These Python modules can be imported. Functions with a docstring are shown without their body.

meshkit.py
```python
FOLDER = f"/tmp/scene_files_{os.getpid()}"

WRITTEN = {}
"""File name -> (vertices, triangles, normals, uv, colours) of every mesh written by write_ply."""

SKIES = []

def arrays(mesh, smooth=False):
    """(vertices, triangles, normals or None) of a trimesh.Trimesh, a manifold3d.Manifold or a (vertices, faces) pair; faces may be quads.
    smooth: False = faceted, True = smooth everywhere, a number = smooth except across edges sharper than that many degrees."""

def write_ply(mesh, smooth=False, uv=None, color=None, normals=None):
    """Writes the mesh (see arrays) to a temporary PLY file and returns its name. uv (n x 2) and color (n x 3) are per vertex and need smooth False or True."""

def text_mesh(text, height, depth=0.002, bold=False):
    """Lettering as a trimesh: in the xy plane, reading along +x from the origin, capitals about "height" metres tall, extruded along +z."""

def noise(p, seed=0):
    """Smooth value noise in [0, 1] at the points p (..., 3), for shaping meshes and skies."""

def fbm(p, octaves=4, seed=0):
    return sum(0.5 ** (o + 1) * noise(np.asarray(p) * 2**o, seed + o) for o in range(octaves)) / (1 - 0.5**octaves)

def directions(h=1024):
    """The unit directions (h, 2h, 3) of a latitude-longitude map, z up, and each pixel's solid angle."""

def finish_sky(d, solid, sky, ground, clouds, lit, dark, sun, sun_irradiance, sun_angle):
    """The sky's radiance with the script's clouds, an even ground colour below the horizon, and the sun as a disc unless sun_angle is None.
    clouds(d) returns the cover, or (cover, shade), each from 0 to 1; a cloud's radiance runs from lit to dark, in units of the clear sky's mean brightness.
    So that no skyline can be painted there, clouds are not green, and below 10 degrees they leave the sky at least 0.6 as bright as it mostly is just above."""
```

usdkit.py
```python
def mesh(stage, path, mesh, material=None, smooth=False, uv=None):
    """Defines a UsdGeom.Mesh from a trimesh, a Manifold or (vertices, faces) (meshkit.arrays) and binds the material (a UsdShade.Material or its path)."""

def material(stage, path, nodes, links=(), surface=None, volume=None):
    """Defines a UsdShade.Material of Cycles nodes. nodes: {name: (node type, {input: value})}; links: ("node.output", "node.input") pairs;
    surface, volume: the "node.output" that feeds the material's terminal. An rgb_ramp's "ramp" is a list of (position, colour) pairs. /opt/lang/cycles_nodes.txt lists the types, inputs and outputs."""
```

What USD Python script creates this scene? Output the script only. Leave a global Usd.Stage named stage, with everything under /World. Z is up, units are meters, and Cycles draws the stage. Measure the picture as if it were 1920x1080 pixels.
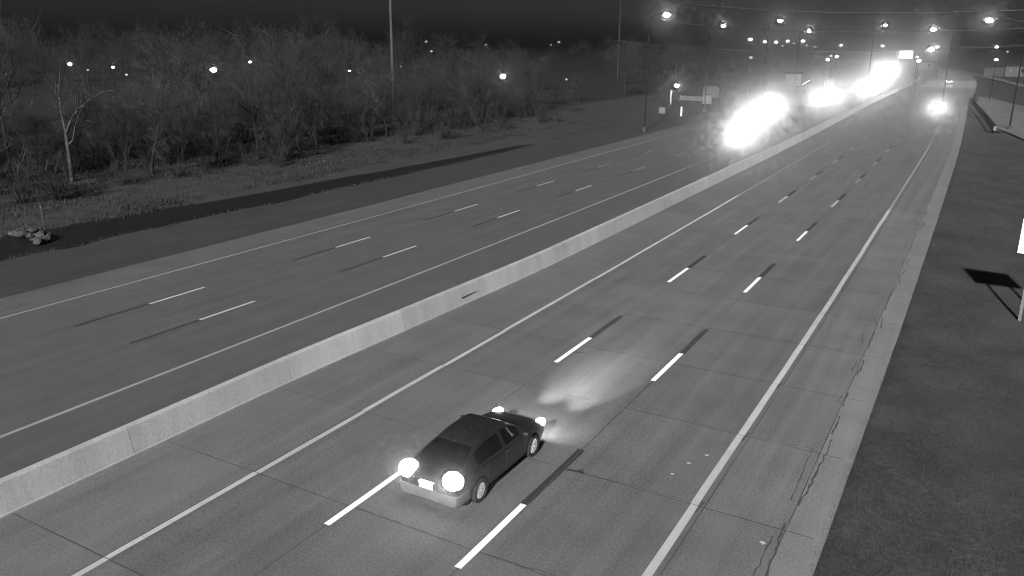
import math, random
import numpy as np, trimesh, manifold3d, usdkit, meshkit
from pxr import Usd, UsdGeom, UsdLux, UsdShade, Gf, Sdf, Vt
from scipy.interpolate import PchipInterpolator

stage = Usd.Stage.CreateInMemory()
UsdGeom.SetStageUpAxis(stage, UsdGeom.Tokens.z)
UsdGeom.SetStageMetersPerUnit(stage, 1.0)
W = UsdGeom.Xform.Define(stage, '/World')
stage.SetDefaultPrim(W.GetPrim())
UsdGeom.Scope.Define(stage, '/World/Looks')

# ------------------------------------------------------------------ camera, sky, light, exposure
CAM_H, FPX, PITCH, YAW, ROLL = 11.126, 1544.47, 0.28933, 0.52326, 0.006154
EXPOSURE = 0.0
MOON, MOON_ANGLE = 2.9, 1.6
SKY_STRENGTH = 0.0045
HAZE = 0.0016
SUN_EL, SUN_ROT = math.radians(26.6), math.radians(166.8)

def ray(px, py):
    x, y = (px - 960) / FPX, -(py - 540) / FPX
    c, s = math.cos(ROLL), math.sin(ROLL); x, y = x * c - y * s, x * s + y * c
    cp, sp, cy, sy = math.cos(PITCH), math.sin(PITCH), math.cos(YAW), math.sin(YAW)
    X, Y, Z = x, cp + y * sp, -sp + y * cp
    return np.array([X * cy - Y * sy, X * sy + Y * cy, Z])

def at_z(px, py, z=0.0):
    d = ray(px, py); return np.array([0, 0, CAM_H]) + d * (z - CAM_H) / d[2]

def at_y(px, py, y):
    d = ray(px, py); return np.array([0, 0, CAM_H]) + d * y / d[1]

cam = UsdGeom.Camera.Define(stage, '/World/camera')
fw, rt = ray(960, 540), ray(961, 540) - ray(960, 540)
fw /= np.linalg.norm(fw); rt /= np.linalg.norm(rt); up = np.cross(rt, fw)
M = Gf.Matrix4d(*[float(v) for v in (*rt, 0, *up, 0, *(-fw), 0, 0, 0, CAM_H, 1)])
cam.AddTransformOp().Set(M)
cam.CreateHorizontalApertureAttr(36.0); cam.CreateVerticalApertureAttr(20.25)
cam.CreateFocalLengthAttr(36.0 * FPX / 1920)
cam.CreateClippingRangeAttr(Gf.Vec2f(0.1, 20000))
cam.CreateExposureAttr(EXPOSURE)

usdkit.material(stage, '/World/Looks/night_sky', {
    's': ('sky_texture', {'sky_type': 'single_scattering', 'sun_disc': False, 'sun_elevation': SUN_EL, 'sun_rotation': SUN_ROT}),
    'bw': ('rgb_to_bw', {}), 'g': ('combine_color', {}), 'b': ('background_shader', {'strength': SKY_STRENGTH})},
    [('s.color', 'bw.color'), ('bw.val', 'g.r'), ('bw.val', 'g.g'), ('bw.val', 'g.b'), ('g.color', 'b.color')], surface='b.background')
sky = UsdLux.DomeLight.Define(stage, '/World/sky')
UsdShade.MaterialBindingAPI.Apply(sky.GetPrim()).Bind(UsdShade.Material.Get(stage, '/World/Looks/night_sky'))
sky.GetPrim().SetCustomDataByKey('kind', 'structure'); sky.GetPrim().SetCustomDataByKey('label', 'even dark night sky above the highway')
sky.GetPrim().SetCustomDataByKey('category', 'sky')
moon = UsdLux.DistantLight.Define(stage, '/World/high_light')
moon.CreateIntensityAttr(MOON); moon.CreateAngleAttr(MOON_ANGLE); moon.CreateNormalizeAttr(True); moon.CreateColorAttr(Gf.Vec3f(1, 1, 1))
sd = np.array([math.sin(SUN_ROT) * math.cos(SUN_EL), math.cos(SUN_ROT) * math.cos(SUN_EL), math.sin(SUN_EL)])
zx = np.cross([0, 0, 1], sd); zx /= np.linalg.norm(zx); zy = np.cross(sd, zx)
moon.AddTransformOp().Set(Gf.Matrix4d(*[float(v) for v in (*zx, 0, *zy, 0, *sd, 0, 0, 0, 60, 1)]))

# ------------------------------------------------------------------ helpers
used = {}
def numbered(parent, name):
    k = (str(parent), name); n = used.get(k, 0); used[k] = n + 1
    return name if n == 0 else f'{name}_{n:03d}'

def tag(p, label=None, cat=None, group=None, kind=None):
    p = p.GetPrim() if hasattr(p, 'GetPrim') else p
    for k, v in (('label', label), ('category', cat), ('group', group), ('kind', kind)):
        if v: p.SetCustomDataByKey(k, v)
    return p

def obj(name, m, mat, parent=None, smooth=False):
    par = parent.GetPath() if parent is not None else Sdf.Path('/World')
    if isinstance(m, list): m = trimesh.util.concatenate(m)
    return usdkit.mesh(stage, f'{par}/{numbered(par, name)}', m, mat, smooth=smooth).GetPrim()

def thing(name, label, cat, loc=(0, 0, 0), rotz=0.0, group=None, kind=None, scale=None):
    x = UsdGeom.Xform.Define(stage, '/World/' + numbered('/World', name))
    x.AddTranslateOp().Set(Gf.Vec3d(*map(float, loc))); x.AddRotateZOp().Set(float(rotz))
    if scale: x.AddScaleOp().Set(Gf.Vec3f(*([scale] * 3 if np.ndim(scale) == 0 else scale)))
    return tag(x, label, cat, group, kind)

def dup(root, loc, rotz, label, group=None, scale=None):
    was = root.GetCustomData()
    n = root.GetName()
    if n[-4:-3] == '_' and n[-3:].isdigit(): n = n[:-4]
    r = thing(n, label, was['category'], loc, rotz, group, None, scale)
    r.GetReferences().AddInternalReference(root.GetPath()); r.SetInstanceable(True)
    if not group and 'group' in was: r.SetCustomDataByKey('group', was['group'])
    return r

def box(x0, x1, y0, y1, z0, z1):
    m = trimesh.creation.box((x1 - x0, y1 - y0, z1 - z0)); m.apply_translation(((x0 + x1) / 2, (y0 + y1) / 2, (z0 + z1) / 2)); return m

def rbox(x0, x1, y0, y1, z0, z1, r=0.02):
    pts = [s for s in np.array(np.meshgrid((x0 + r, x1 - r), (y0 + r, y1 - r), (z0 + r, z1 - r))).reshape(3, -1).T]
    v = np.vstack([np.array(pts) + np.array(o) * r for o in ((1, 0, 0), (-1, 0, 0), (0, 1, 0), (0, -1, 0), (0, 0, 1), (0, 0, -1))])
    return trimesh.convex.convex_hull(v)

def tube(pts, rads, n=6, cap=True):
    pts = np.asarray(pts, float); rads = np.broadcast_to(np.asarray(rads, float), (len(pts),))
    t = np.gradient(pts, axis=0); t /= np.maximum(np.linalg.norm(t, axis=1, keepdims=True), 1e-9)
    ref = np.array([0, 0, 1.0]) if abs(t[:, 2]).mean() < 0.8 else np.array([1.0, 0, 0])
    a = np.cross(t, ref); a /= np.maximum(np.linalg.norm(a, axis=1, keepdims=True), 1e-9); b = np.cross(t, a)
    th = np.arange(n) * 2 * np.pi / n
    v = (pts[:, None] + rads[:, None, None] * (np.cos(th)[None, :, None] * a[:, None] + np.sin(th)[None, :, None] * b[:, None])).reshape(-1, 3)
    f = []
    for i in range(len(pts) - 1):
        for j in range(n):
            p, q = i * n + j, i * n + (j + 1) % n
            f += [(p, q, q + n), (p, q + n, p + n)]
    if cap:
        c0, c1 = len(v), len(v) + 1
        v = np.vstack([v, pts[0], pts[-1]])
        for j in range(n):
            f.append((c0, (j + 1) % n, j)); o = (len(pts) - 1) * n
            f.append((c1, o + j, o + (j + 1) % n))
    return trimesh.Trimesh(v, f, process=False)

def grid_mesh(V):
    a, b = V.shape[:2]; i = np.arange(a * b).reshape(a, b)
    q = np.stack([i[:-1, :-1], i[1:, :-1], i[1:, 1:], i[:-1, 1:]], -1).reshape(-1, 4)
    return trimesh.Trimesh(V.reshape(-1, 3), np.vstack([q[:, [0, 1, 2]], q[:, [0, 2, 3]]]), process=False)

# ------------------------------------------------------------------ materials (the picture is black and white)
g3 = lambda v: (v, v, v)
MATS = {}
def plain(name, c, rough=0.6, metal=0.0, coat=0.0, spec=0.5):
    MATS[name] = usdkit.material(stage, '/World/Looks/' + name, {'p': ('principled_bsdf', {'base_color': g3(c), 'roughness': rough, 'metallic': metal, 'coat_weight': coat, 'specular_ior_level': spec})}, surface='p.BSDF')
    return MATS[name]

def glow(name, strength):
    MATS[name] = usdkit.material(stage, '/World/Looks/' + name, {'e': ('emission', {'color': g3(1), 'strength': strength})}, surface='e.emission')
    return MATS[name]

def rough_mat(name, lo, hi, fine=20.0, mottle=0.5, stretch=(2.0, 0.06, 1.0), rnd=0.0, rough=0.85, bump=0.3, bumpd=0.02, wf=0.35, wm=0.35, ws=0.3, spec=0.3, fcontrast=(0.25, 0.75)):
    """Mineral or earthy surface: fine speckle, broad mottling and streaks along the road."""
    nodes = {
        'geo': ('geometry', {}), 'mp': ('mapping', {'scale': stretch}),
        'f': ('noise_texture', {'scale': fine, 'detail': 3.0, 'roughness': 0.7}),
        'fr': ('map_range', {'from_min': fcontrast[0], 'from_max': fcontrast[1], 'to_min': 0.0, 'to_max': wf}),
        'm': ('noise_texture', {'scale': mottle, 'detail': 5.0, 'roughness': 0.6}),
        'mr': ('map_range', {'from_min': 0.3, 'from_max': 0.7, 'to_min': 0.0, 'to_max': wm}),
        's': ('noise_texture', {'scale': 1.0, 'detail': 4.0, 'roughness': 0.6}),
        'sr': ('map_range', {'from_min': 0.3, 'from_max': 0.7, 'to_min': 0.0, 'to_max': ws}),
        'a1': ('math', {'math_type': 'add'}), 'a2': ('math', {'math_type': 'add', 'use_clamp': True}),
        'oi': ('object_info', {}), 'om': ('map_range', {'from_min': 0.0, 'from_max': 1.0, 'to_min': 1.0 - rnd, 'to_max': 1.0 + rnd}),
        'r': ('map_range', {'from_min': 0.0, 'from_max': 1.0, 'to_min': lo, 'to_max': hi}),
        'mul': ('math', {'math_type': 'multiply'}), 'cc': ('combine_color', {}),
        'b': ('bump', {'strength': bump, 'distance': bumpd}),
        'p': ('principled_bsdf', {'roughness': rough, 'specular_ior_level': spec})}
    links = [('geo.position', 'f.vector'), ('geo.position', 'm.vector'), ('geo.position', 'mp.vector'), ('mp.vector', 's.vector'),
             ('f.fac', 'fr.value'), ('m.fac', 'mr.value'), ('s.fac', 'sr.value'), ('fr.result', 'a1.value1'), ('mr.result', 'a1.value2'),
             ('a1.value', 'a2.value1'), ('sr.result', 'a2.value2'), ('a2.value', 'r.value'), ('oi.random', 'om.value'),
             ('r.result', 'mul.value1'), ('om.result', 'mul.value2'), ('mul.value', 'cc.r'), ('mul.value', 'cc.g'), ('mul.value', 'cc.b'),
             ('cc.color', 'p.base_color'), ('f.fac', 'b.height'), ('b.normal', 'p.normal')]
    MATS[name] = usdkit.material(stage, '/World/Looks/' + name, nodes, links, surface='p.BSDF')
    return MATS[name]

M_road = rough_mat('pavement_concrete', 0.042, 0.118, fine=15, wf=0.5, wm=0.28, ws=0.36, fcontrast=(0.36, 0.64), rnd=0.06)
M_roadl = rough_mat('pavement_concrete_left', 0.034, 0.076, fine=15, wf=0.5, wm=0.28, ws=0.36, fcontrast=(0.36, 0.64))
M_should = rough_mat('shoulder_concrete', 0.052, 0.138, fine=15, wf=0.5, wm=0.28, ws=0.36, fcontrast=(0.36, 0.64), rnd=0.05)
M_strip = rough_mat('shoulder_edge_concrete', 0.075, 0.17, fine=15, wf=0.5, wm=0.28, ws=0.36, fcontrast=(0.36, 0.64), rnd=0.05)
M_leftsh = rough_mat('left_shoulder_concrete', 0.040, 0.088, fine=14)
M_deck = rough_mat('bridge_concrete', 0.14, 0.26, fine=6)
M_joint = rough_mat('joint_seal', 0.02, 0.045, fine=20)
M_crack = rough_mat('crack_filler', 0.028, 0.06, fine=20)
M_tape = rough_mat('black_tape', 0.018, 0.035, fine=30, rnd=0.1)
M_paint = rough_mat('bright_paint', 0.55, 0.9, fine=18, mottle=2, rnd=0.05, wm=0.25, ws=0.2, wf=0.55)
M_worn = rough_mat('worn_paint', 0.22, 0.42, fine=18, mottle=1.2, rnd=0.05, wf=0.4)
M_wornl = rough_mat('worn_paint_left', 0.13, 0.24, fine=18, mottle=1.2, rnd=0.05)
M_barrier = rough_mat('barrier_concrete', 0.17, 0.36, fine=12, wf=.4, mottle=0.3, stretch=(1, 1.3, .15), rnd=0.06)
M_grass = rough_mat('mown_grass', 0.006, 0.052, fine=8, wf=0.5, wm=0.55, ws=0.1, mottle=0.35, stretch=(0.5, 0.3, 1), fcontrast=(0.36, 0.64), bump=0.8, bumpd=0.05)
M_verge = rough_mat('verge_grass', 0.014, 0.036, fine=7, mottle=0.4, stretch=(0.7, 0.05, 1), bump=0.7, bumpd=0.05)
M_floor = rough_mat('leaf_litter', 0.004, 0.012, fine=5, mottle=0.3)
M_blade = rough_mat('dead_grass', 0.012, 0.04, fine=3, mottle=0.6, rnd=0.2)
M_bladel = rough_mat('dead_grass_bank', 0.012, 0.030, fine=3, mottle=0.6, rnd=0.3)
M_gravel = rough_mat('pale_gravel', 0.05, 0.13, fine=6, mottle=0.15, wm=.6)
M_bark = rough_mat('grey_bark', 0.005, 0.017, fine=12, mottle=1.5, stretch=(4, 4, 0.6))
M_barkp = rough_mat('pale_bark', 0.022, 0.05, fine=10, mottle=1.5, stretch=(4, 4, 0.6))
M_twig = plain('twigs', 0.010, 0.8)
M_conc = rough_mat('old_concrete', 0.022, 0.045, fine=9)
M_wall = rough_mat('pale_wall', 0.05, 0.10, fine=3)
M_dwall = rough_mat('dim_wall', 0.03, 0.06, fine=3)
M_roof = rough_mat('dark_roof', 0.02, 0.04, fine=3)
M_wood = rough_mat('pole_wood', 0.012, 0.03, fine=8, stretch=(6, 6, 0.3))
M_steel = rough_mat('weathered_steel', 0.012, 0.025, fine=10, rough=0.75, spec=0.1)
M_galv = rough_mat('galvanised_steel', 0.06, 0.12, fine=10, rough=0.45)
M_pole = plain('lamp_pole_metal', 0.008, 0.8, spec=0.1)
M_cable = plain('cable_metal', 0.10, 0.6)
M_post = plain('white_post', 0.45, 0.6)
M_sign = rough_mat('sign_sheeting', 0.72, 0.9, fine=30, mottle=1, bump=0.02)
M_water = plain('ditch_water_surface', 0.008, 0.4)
M_body = plain('dark_car_paint', 0.012, 0.35, coat=0.6)
M_body2 = plain('mid_car_paint', 0.06, 0.35, coat=0.6)
M_glass = plain('dark_window_glass', 0.004, 0.12, spec=0.6)
M_trim = plain('black_plastic', 0.015, 0.6)
M_rubber = plain('tyre_rubber', 0.012, 0.85)
M_rim = plain('bright_alloy', 0.75, 0.35, metal=0.6)
M_bump = plain('bumper_plastic', 0.09, 0.5)
M_plate = plain('number_plate', 0.8, 0.5)
M_chrome = plain('chrome_trim', 0.7, 0.2, metal=1.0)
G_head = glow('headlamp_beam', 9000.0)
G_headside = glow('headlamp_side_glow', 12.0)
G_tail = glow('tail_lamp_glow', 30.0)
G_brake = glow('far_tail_glow', 40.0)
G_platelamp = glow('plate_lamp_glow', 60.0)
G_street = glow('street_lamp_glow', 55.0)
G_farb = glow('far_bright_lamp_glow', 14.0)
G_far = glow('far_lamp_glow', 6.0)
G_dim = glow('dim_lamp_glow', 0.9)
G_signlit = glow('lit_sign_face', 2.0)
G_win = glow('lit_window', 0.35)

# ------------------------------------------------------------------ the road's course: sideways drift against distance
_S = [-400, 0, 30, 60, 100, 140, 182, 282, 340, 400, 460, 520, 600, 700, 900, 3200]
_D = [0, 0, -.14, -.47, -1.05, -2.0, -3.1, -4.6, -7, -12, -20, -31, -52, -84, -160, -160]
drift = PchipInterpolator(_S, _D)
def P(u, s, z=0.0): return np.array([u + float(drift(s)), s, z])

def stations(s0, s1):
    out = [s0]
    while out[-1] < s1 - 1e-6:
        out.append(min(s1, out[-1] + max(1.5, 0.06 * abs(out[-1]))))
    return np.array(out)

def strip(u0, u1, s0, s1, z, jag=0.0, seed=0):
    s = stations(s0, s1); r = np.random.RandomState(seed)
    cols = []
    for u in (u0, u1):
        uu = u(s) if callable(u) else np.full(len(s), float(u))
        if jag: uu = uu + r.uniform(-jag, jag, len(s))
        cols.append(np.stack([uu + drift(s), s, np.full(len(s), z)], 1))
    m = grid_mesh(np.stack(cols, 1))
    if m.face_normals[0][2] < 0: m.invert()
    return m

def slab_piece(u0, u1, s0, s1, z0, z1, r, nose=0.006):
    """Paving slab with chamfered, slightly uneven edges."""
    n = 5
    def edge(a, b):
        return a + (b - a) * np.linspace(0, 1, n)[:, None]
    c = np.array([[u0, s0], [u1, s0], [u1, s1], [u0, s1]], float)
    loop = np.vstack([edge(c[i], c[(i + 1) % 4])[:-1] for i in range(4)])
    loop += r.uniform(-nose, nose, loop.shape)
    ctr = c.mean(0); inn = loop + (ctr - loop) / np.abs(ctr - loop).max(1, keepdims=True) * 0.012
    dz = r.uniform(-0.001, 0.001)
    def lift(l, z): return np.stack([l[:, 0] + drift(l[:, 1]), l[:, 1], np.full(len(l), z)], 1)
    V = np.vstack([lift(loop, z0), lift(loop, z1 + dz - 0.002), lift(inn, z1 + dz), [P(ctr[0], ctr[1], z1 + dz)]])
    k = len(loop); f = []
    for i in range(k):
        j = (i + 1) % k
        f += [(i, j, j + k), (i, j + k, i + k), (i + k, j + k, j + 2 * k), (i + k, j + 2 * k, i + 2 * k), (i + 2 * k, j + 2 * k, 3 * k)]
    return trimesh.Trimesh(V, f, process=False)

LW = 3.6576
U_L1, U_L2, U_REL, U_RER, U_RSH = -12.467, -8.809, -15.79, -5.10, -1.95
U_B, U_A, U_LEI, U_LEO, U_LSH = -27.376, -31.034, -23.79, -34.62, -37.40

# ground: one sheet, following the road's course, with a ditch on the far side
us = np.array([-3000, -1200, -600, -350, -220, -150, -110, -90, -78, -70, -64, -60, -57, -55, -53.5, -52.4, -51.6, -50.9, -50.2, -49.4, -48.6, -47.9, -47.3, -46.9, -46.5, -45.5, -44, -42, -40, -38.6, -37.9, -37.42, -37.3, -30, -19, -10, -2.15, -2.02, -1.6, -1, -.3, .5, 1.4, 2.4, 3.5, 5, 7, 10, 14, 20, 30, 50, 90, 160, 300, 700, 3000.])
ss = np.concatenate([[-300, -120, -50, -20, -5], np.arange(0, 110, 1.2), np.arange(110, 240, 4), np.arange(240, 500, 12), np.arange(500, 900, 40), [950, 1100, 1300, 1600, 2000, 2500, 3000]])
def ground_z(u, s):
    far = np.interp(s, [15, 28, 45, 75, 92], [-54.2, -53.4, -51.4, -49.6, -48.9])
    deep = np.interp(s, [-100, 82, 104, 130], [1, 1, 0, 0])
    up_ = [-3000, -90, -70, -60, -57]; uz = [1.2, 1.2, 0.9, 0.2, -0.2]
    pu = up_ + [far - 1.2, far, far + 0.6, -48.3, -46.9, -46.2, -41, -37.42, -37.3, -37.2, -2.1, -2.03, -1.9, 0, 3, 10, 40, 3000]
    pz = uz + [-0.45, -0.62, -1.05, -1.1, -1.0, -0.5, -0.2, -0.03, -0.03, -0.3, -0.3, -0.04, -0.04, -0.10, -0.12, 0.0, 0.0, 0.0]
    flat = [z if not (-54 < a < -40) else np.interp(a, [-55, -37.42], [-0.25, -0.03]) for a, z in zip(pu, pz)]
    z = np.interp(u, pu, pz) * deep + np.interp(u, pu, flat) * (1 - deep)
    return z
V = np.zeros((len(us), len(ss), 3))
for j, s in enumerate(ss):
    V[:, j, 0] = us + drift(s); V[:, j, 1] = s; V[:, j, 2] = [ground_z(u, s) for u in us]
nz = (meshkit.fbm(V.reshape(-1, 3) * [0.35, 0.35, 0], 3, 5) - 0.5).reshape(V.shape[:2])
amp = np.where((us < -38) & (us > -160), 0.35, np.where((us > -1.5) & (us < 90), 0.12, 0.0))
amp = np.where((us > -50.5) & (us < -45.5), 0.3, amp)
V[..., 2] += nz * amp[:, None]
left = us <= -20
i_split = np.argmin(abs(us + 19))
i_wood = np.argmin(abs(us + 64)); gm0 = grid_mesh(V[:i_wood + 1]); gm = grid_mesh(V[i_wood:i_split + 1]); gm2 = grid_mesh(V[i_split:])
for m in (gm0, gm, gm2):
    if m.face_normals[:, 2].mean() < 0: m.invert()
tag(obj('ground', gm0, M_floor, smooth=True), 'dark leaf litter ground inside the wood and beyond', 'ground', kind='structure')
tag(obj('ground', gm, M_verge, smooth=True), 'rough grassy ground with a ditch beyond the far carriageway', 'ground', kind='structure')
tag(obj('ground', gm2, M_grass, smooth=True), 'dark mown grass ground right of the near shoulder', 'ground', kind='structure')
wm = strip(-55.6, -46.4, 2, 108, -0.80)  # dark sheet laid in the ditch; the slope's shade is put into its colour
tag(obj('ditch_water', wm, M_water), 'flat black sheet standing in for shade in the ditch beside the far carriageway', 'water', kind='structure')

# pavement
road = thing('road', 'two concrete carriageways of three lanes each with painted lines', 'road', kind='structure')
obj('road_bed', strip(-37.1, -2.2, -60, 900, -0.0035), M_joint, road)
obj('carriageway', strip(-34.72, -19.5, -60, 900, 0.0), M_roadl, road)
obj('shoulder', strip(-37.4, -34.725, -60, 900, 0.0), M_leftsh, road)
S_SL, JP = 62.3, 4.45
rs = np.random.RandomState(4)
cols = [(-19.48, U_REL - .12, M_road), (U_REL - .10, U_L1, M_road), (U_L1 + .02, U_L2, M_road), (U_L2 + .02, U_RER + .25, M_road), (U_RER + .27, -2.86, M_should), (-2.84, U_RSH, M_strip)]
y0 = 18.2 - 8 * JP
k = 0
while y0 + k * JP < S_SL - 0.1:
    a, b = y0 + k * JP, y0 + (k + 1) * JP
    for ci, (ua, ub, m_) in enumerate(cols):
        obj('slab', slab_piece(ua, ub, a + 0.015, b - 0.015, -0.2, 0.0, rs), m_, road)
    k += 1
S_END = y0 + k * JP
for (ua, ub, m_) in cols:
    obj('far_pavement', strip(ua, ub, S_END, 262, 0.0), m_, road)
    obj('far_pavement', strip(ua, ub, 262, 315, 0.002), M_deck if ua > -16 else m_, road)  # paler surface on this stretch of the near lanes
    obj('far_pavement', strip(ua, ub, 315, 900, 0.0), m_, road)

ZP = 0.004
def line(name, u, w, s0, s1, mat, z=ZP, **kw): return obj(name, strip(u - w / 2, u + w / 2, s0, s1, z, **kw), mat, road)
# edge lines laid slab by slab on the near carriageway, slightly out of line with each other
def slab_line(u, w, mat, s0):
    s = s0
    while s < S_END - .1:
        d = rs.uniform(-.02, .02)
        obj('edge_line', strip(u + d - w / 2, u + d + w / 2, s + 0.01, s + JP - 0.01, ZP, jag=0.006, seed=int(s * 10) % 1000), mat, road)
        s += JP
    line('edge_line', u, w * .8, S_END, 110, M_wornl); line('edge_line', u, w * .7, 110, 400, M_wornl)  # far edge line is dimmer: light fading with distance put into its colour
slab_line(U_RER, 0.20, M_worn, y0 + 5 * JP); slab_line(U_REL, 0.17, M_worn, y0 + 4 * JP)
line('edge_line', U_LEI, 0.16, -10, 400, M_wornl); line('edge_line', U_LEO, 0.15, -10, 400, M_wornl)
for u, ph, near in ((U_L1, 12.815, True), (U_L2, 12.999, True), (U_B, 21.62, False), (U_A, 21.963, False)):
    for q in range(-1, 20):
        s = ph + q * 12.192
        if s < 0: continue
        mat = M_paint if (near and s < 50) else M_worn if (s < 66) else M_wornl  # duller paint farther out; light fading with distance is put into the colour
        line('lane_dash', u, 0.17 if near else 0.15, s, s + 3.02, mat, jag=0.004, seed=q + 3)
        if near: line('black_dash', u + 0.02, 0.22, s + 3.04, s + 6.15 + rs.uniform(-.4, .3), M_tape, z=0.003, jag=0.02, seed=q + 9)
        else: line('black_dash', u, 0.19, s - 3.3 + rs.uniform(-.3, .3), s - 0.02, M_tape, z=0.003, jag=0.015, seed=q + 9)

# cracks and worn seal: wandering strips let into the surface
def crack(pts, w, mat=M_crack, z=0.0032):
    pts = np.asarray(pts, float); out = [pts[0]]
    for a, b in zip(pts[:-1], pts[1:]):
        n = max(2, int(np.linalg.norm(b - a) / 0.18))
        for t in np.linspace(0, 1, n + 1)[1:]: out.append(a + (b - a) * t)
    q = np.array(out); q[1:-1] += rs.uniform(-.035, .035, (len(q) - 2, 2))
    d = np.gradient(q, axis=0); d /= np.linalg.norm(d, axis=1, keepdims=True); nn = np.stack([-d[:, 1], d[:, 0]], 1)
    ww = w * rs.uniform(.35, 1.2, (len(q), 1))
    A, B = q + nn * ww / 2, q - nn * ww / 2
    lift = lambda l: np.stack([l[:, 0] + drift(l[:, 1]), l[:, 1], np.full(len(l), z)], 1)
    m = grid_mesh(np.stack([lift(A), lift(B)], 1))
    if m.face_normals[:, 2].mean() < 0: m.invert()
    obj('crack', m, mat, road)
s = 15.0
while s < 62:
    L = rs.uniform(1.2, 4.5)
    u = -2.75 + rs.uniform(-.12, .12)
    crack([(u, s), (u + rs.uniform(-.12, .12), s + L / 2), (u + rs.uniform(-.12, .12), s + L)], 0.06)
    if rs.rand() < .6: crack([(u - .22, s + .2), (u - .25 + rs.uniform(-.1, .1), s + L * .8)], 0.04)
    s += L + rs.uniform(.3, 2.2)
for q in range(4, 14):                                   # broken joints right of the edge line and between lanes
    y = y0 + q * JP
    crack([(U_RER + .13, y - .35), (U_RER + .16, y + .25)], 0.10)
    if rs.rand() < .8: crack([(U_L2 + .05, y), (U_L2 + 1.2, y + .05), (U_RER - .2, y + .12)], 0.035)
    if rs.rand() < .8: crack([(U_L1 + .1, y + .02), (U_L2 - .1, y - .02)], 0.03)
    if rs.rand() < .5: crack([(U_RER + .3, y + .1), (-3, y + .2)], 0.03)
crack([(U_L2 + .05, 12.5), (U_L2 + .1, 16), (U_L2 + .02, 19.2)], 0.05)
crack([(U_L2 + .1, 18.15), (U_L2 + .6, 18.3)], 0.22); crack([(U_L2 + .02, 19.2), (U_L2, 25)], 0.03)
crack([(U_L2 - .05, 31.0), (U_L2 + .35, 31.3)], 0.15); crack([(U_L1 + .05, 26.2), (U_L1 + .6, 26.4)], 0.12)
# streaks of lighter spall and old patches
for (u, y) in ((-5.9, 20.2), (-5.6, 20.9), (-6.1, 19.4), (-3.2, 17.4)):
    q = at_z(0, 0) * 0 + np.array([u, y, 0]); th = np.linspace(0, 2 * np.pi, 9)[:-1]
    rr = rs.uniform(.03, .09, 8); v = np.stack([u + drift(y) + rr * np.cos(th), y + rr * np.sin(th), np.full(8, .004)], 1)
    obj('paint_fleck', trimesh.Trimesh(np.vstack([v, [[u + drift(y), y, .006]]]), [(i, (i + 1) % 8, 8) for i in range(8)], process=False), M_worn, road)

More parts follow.
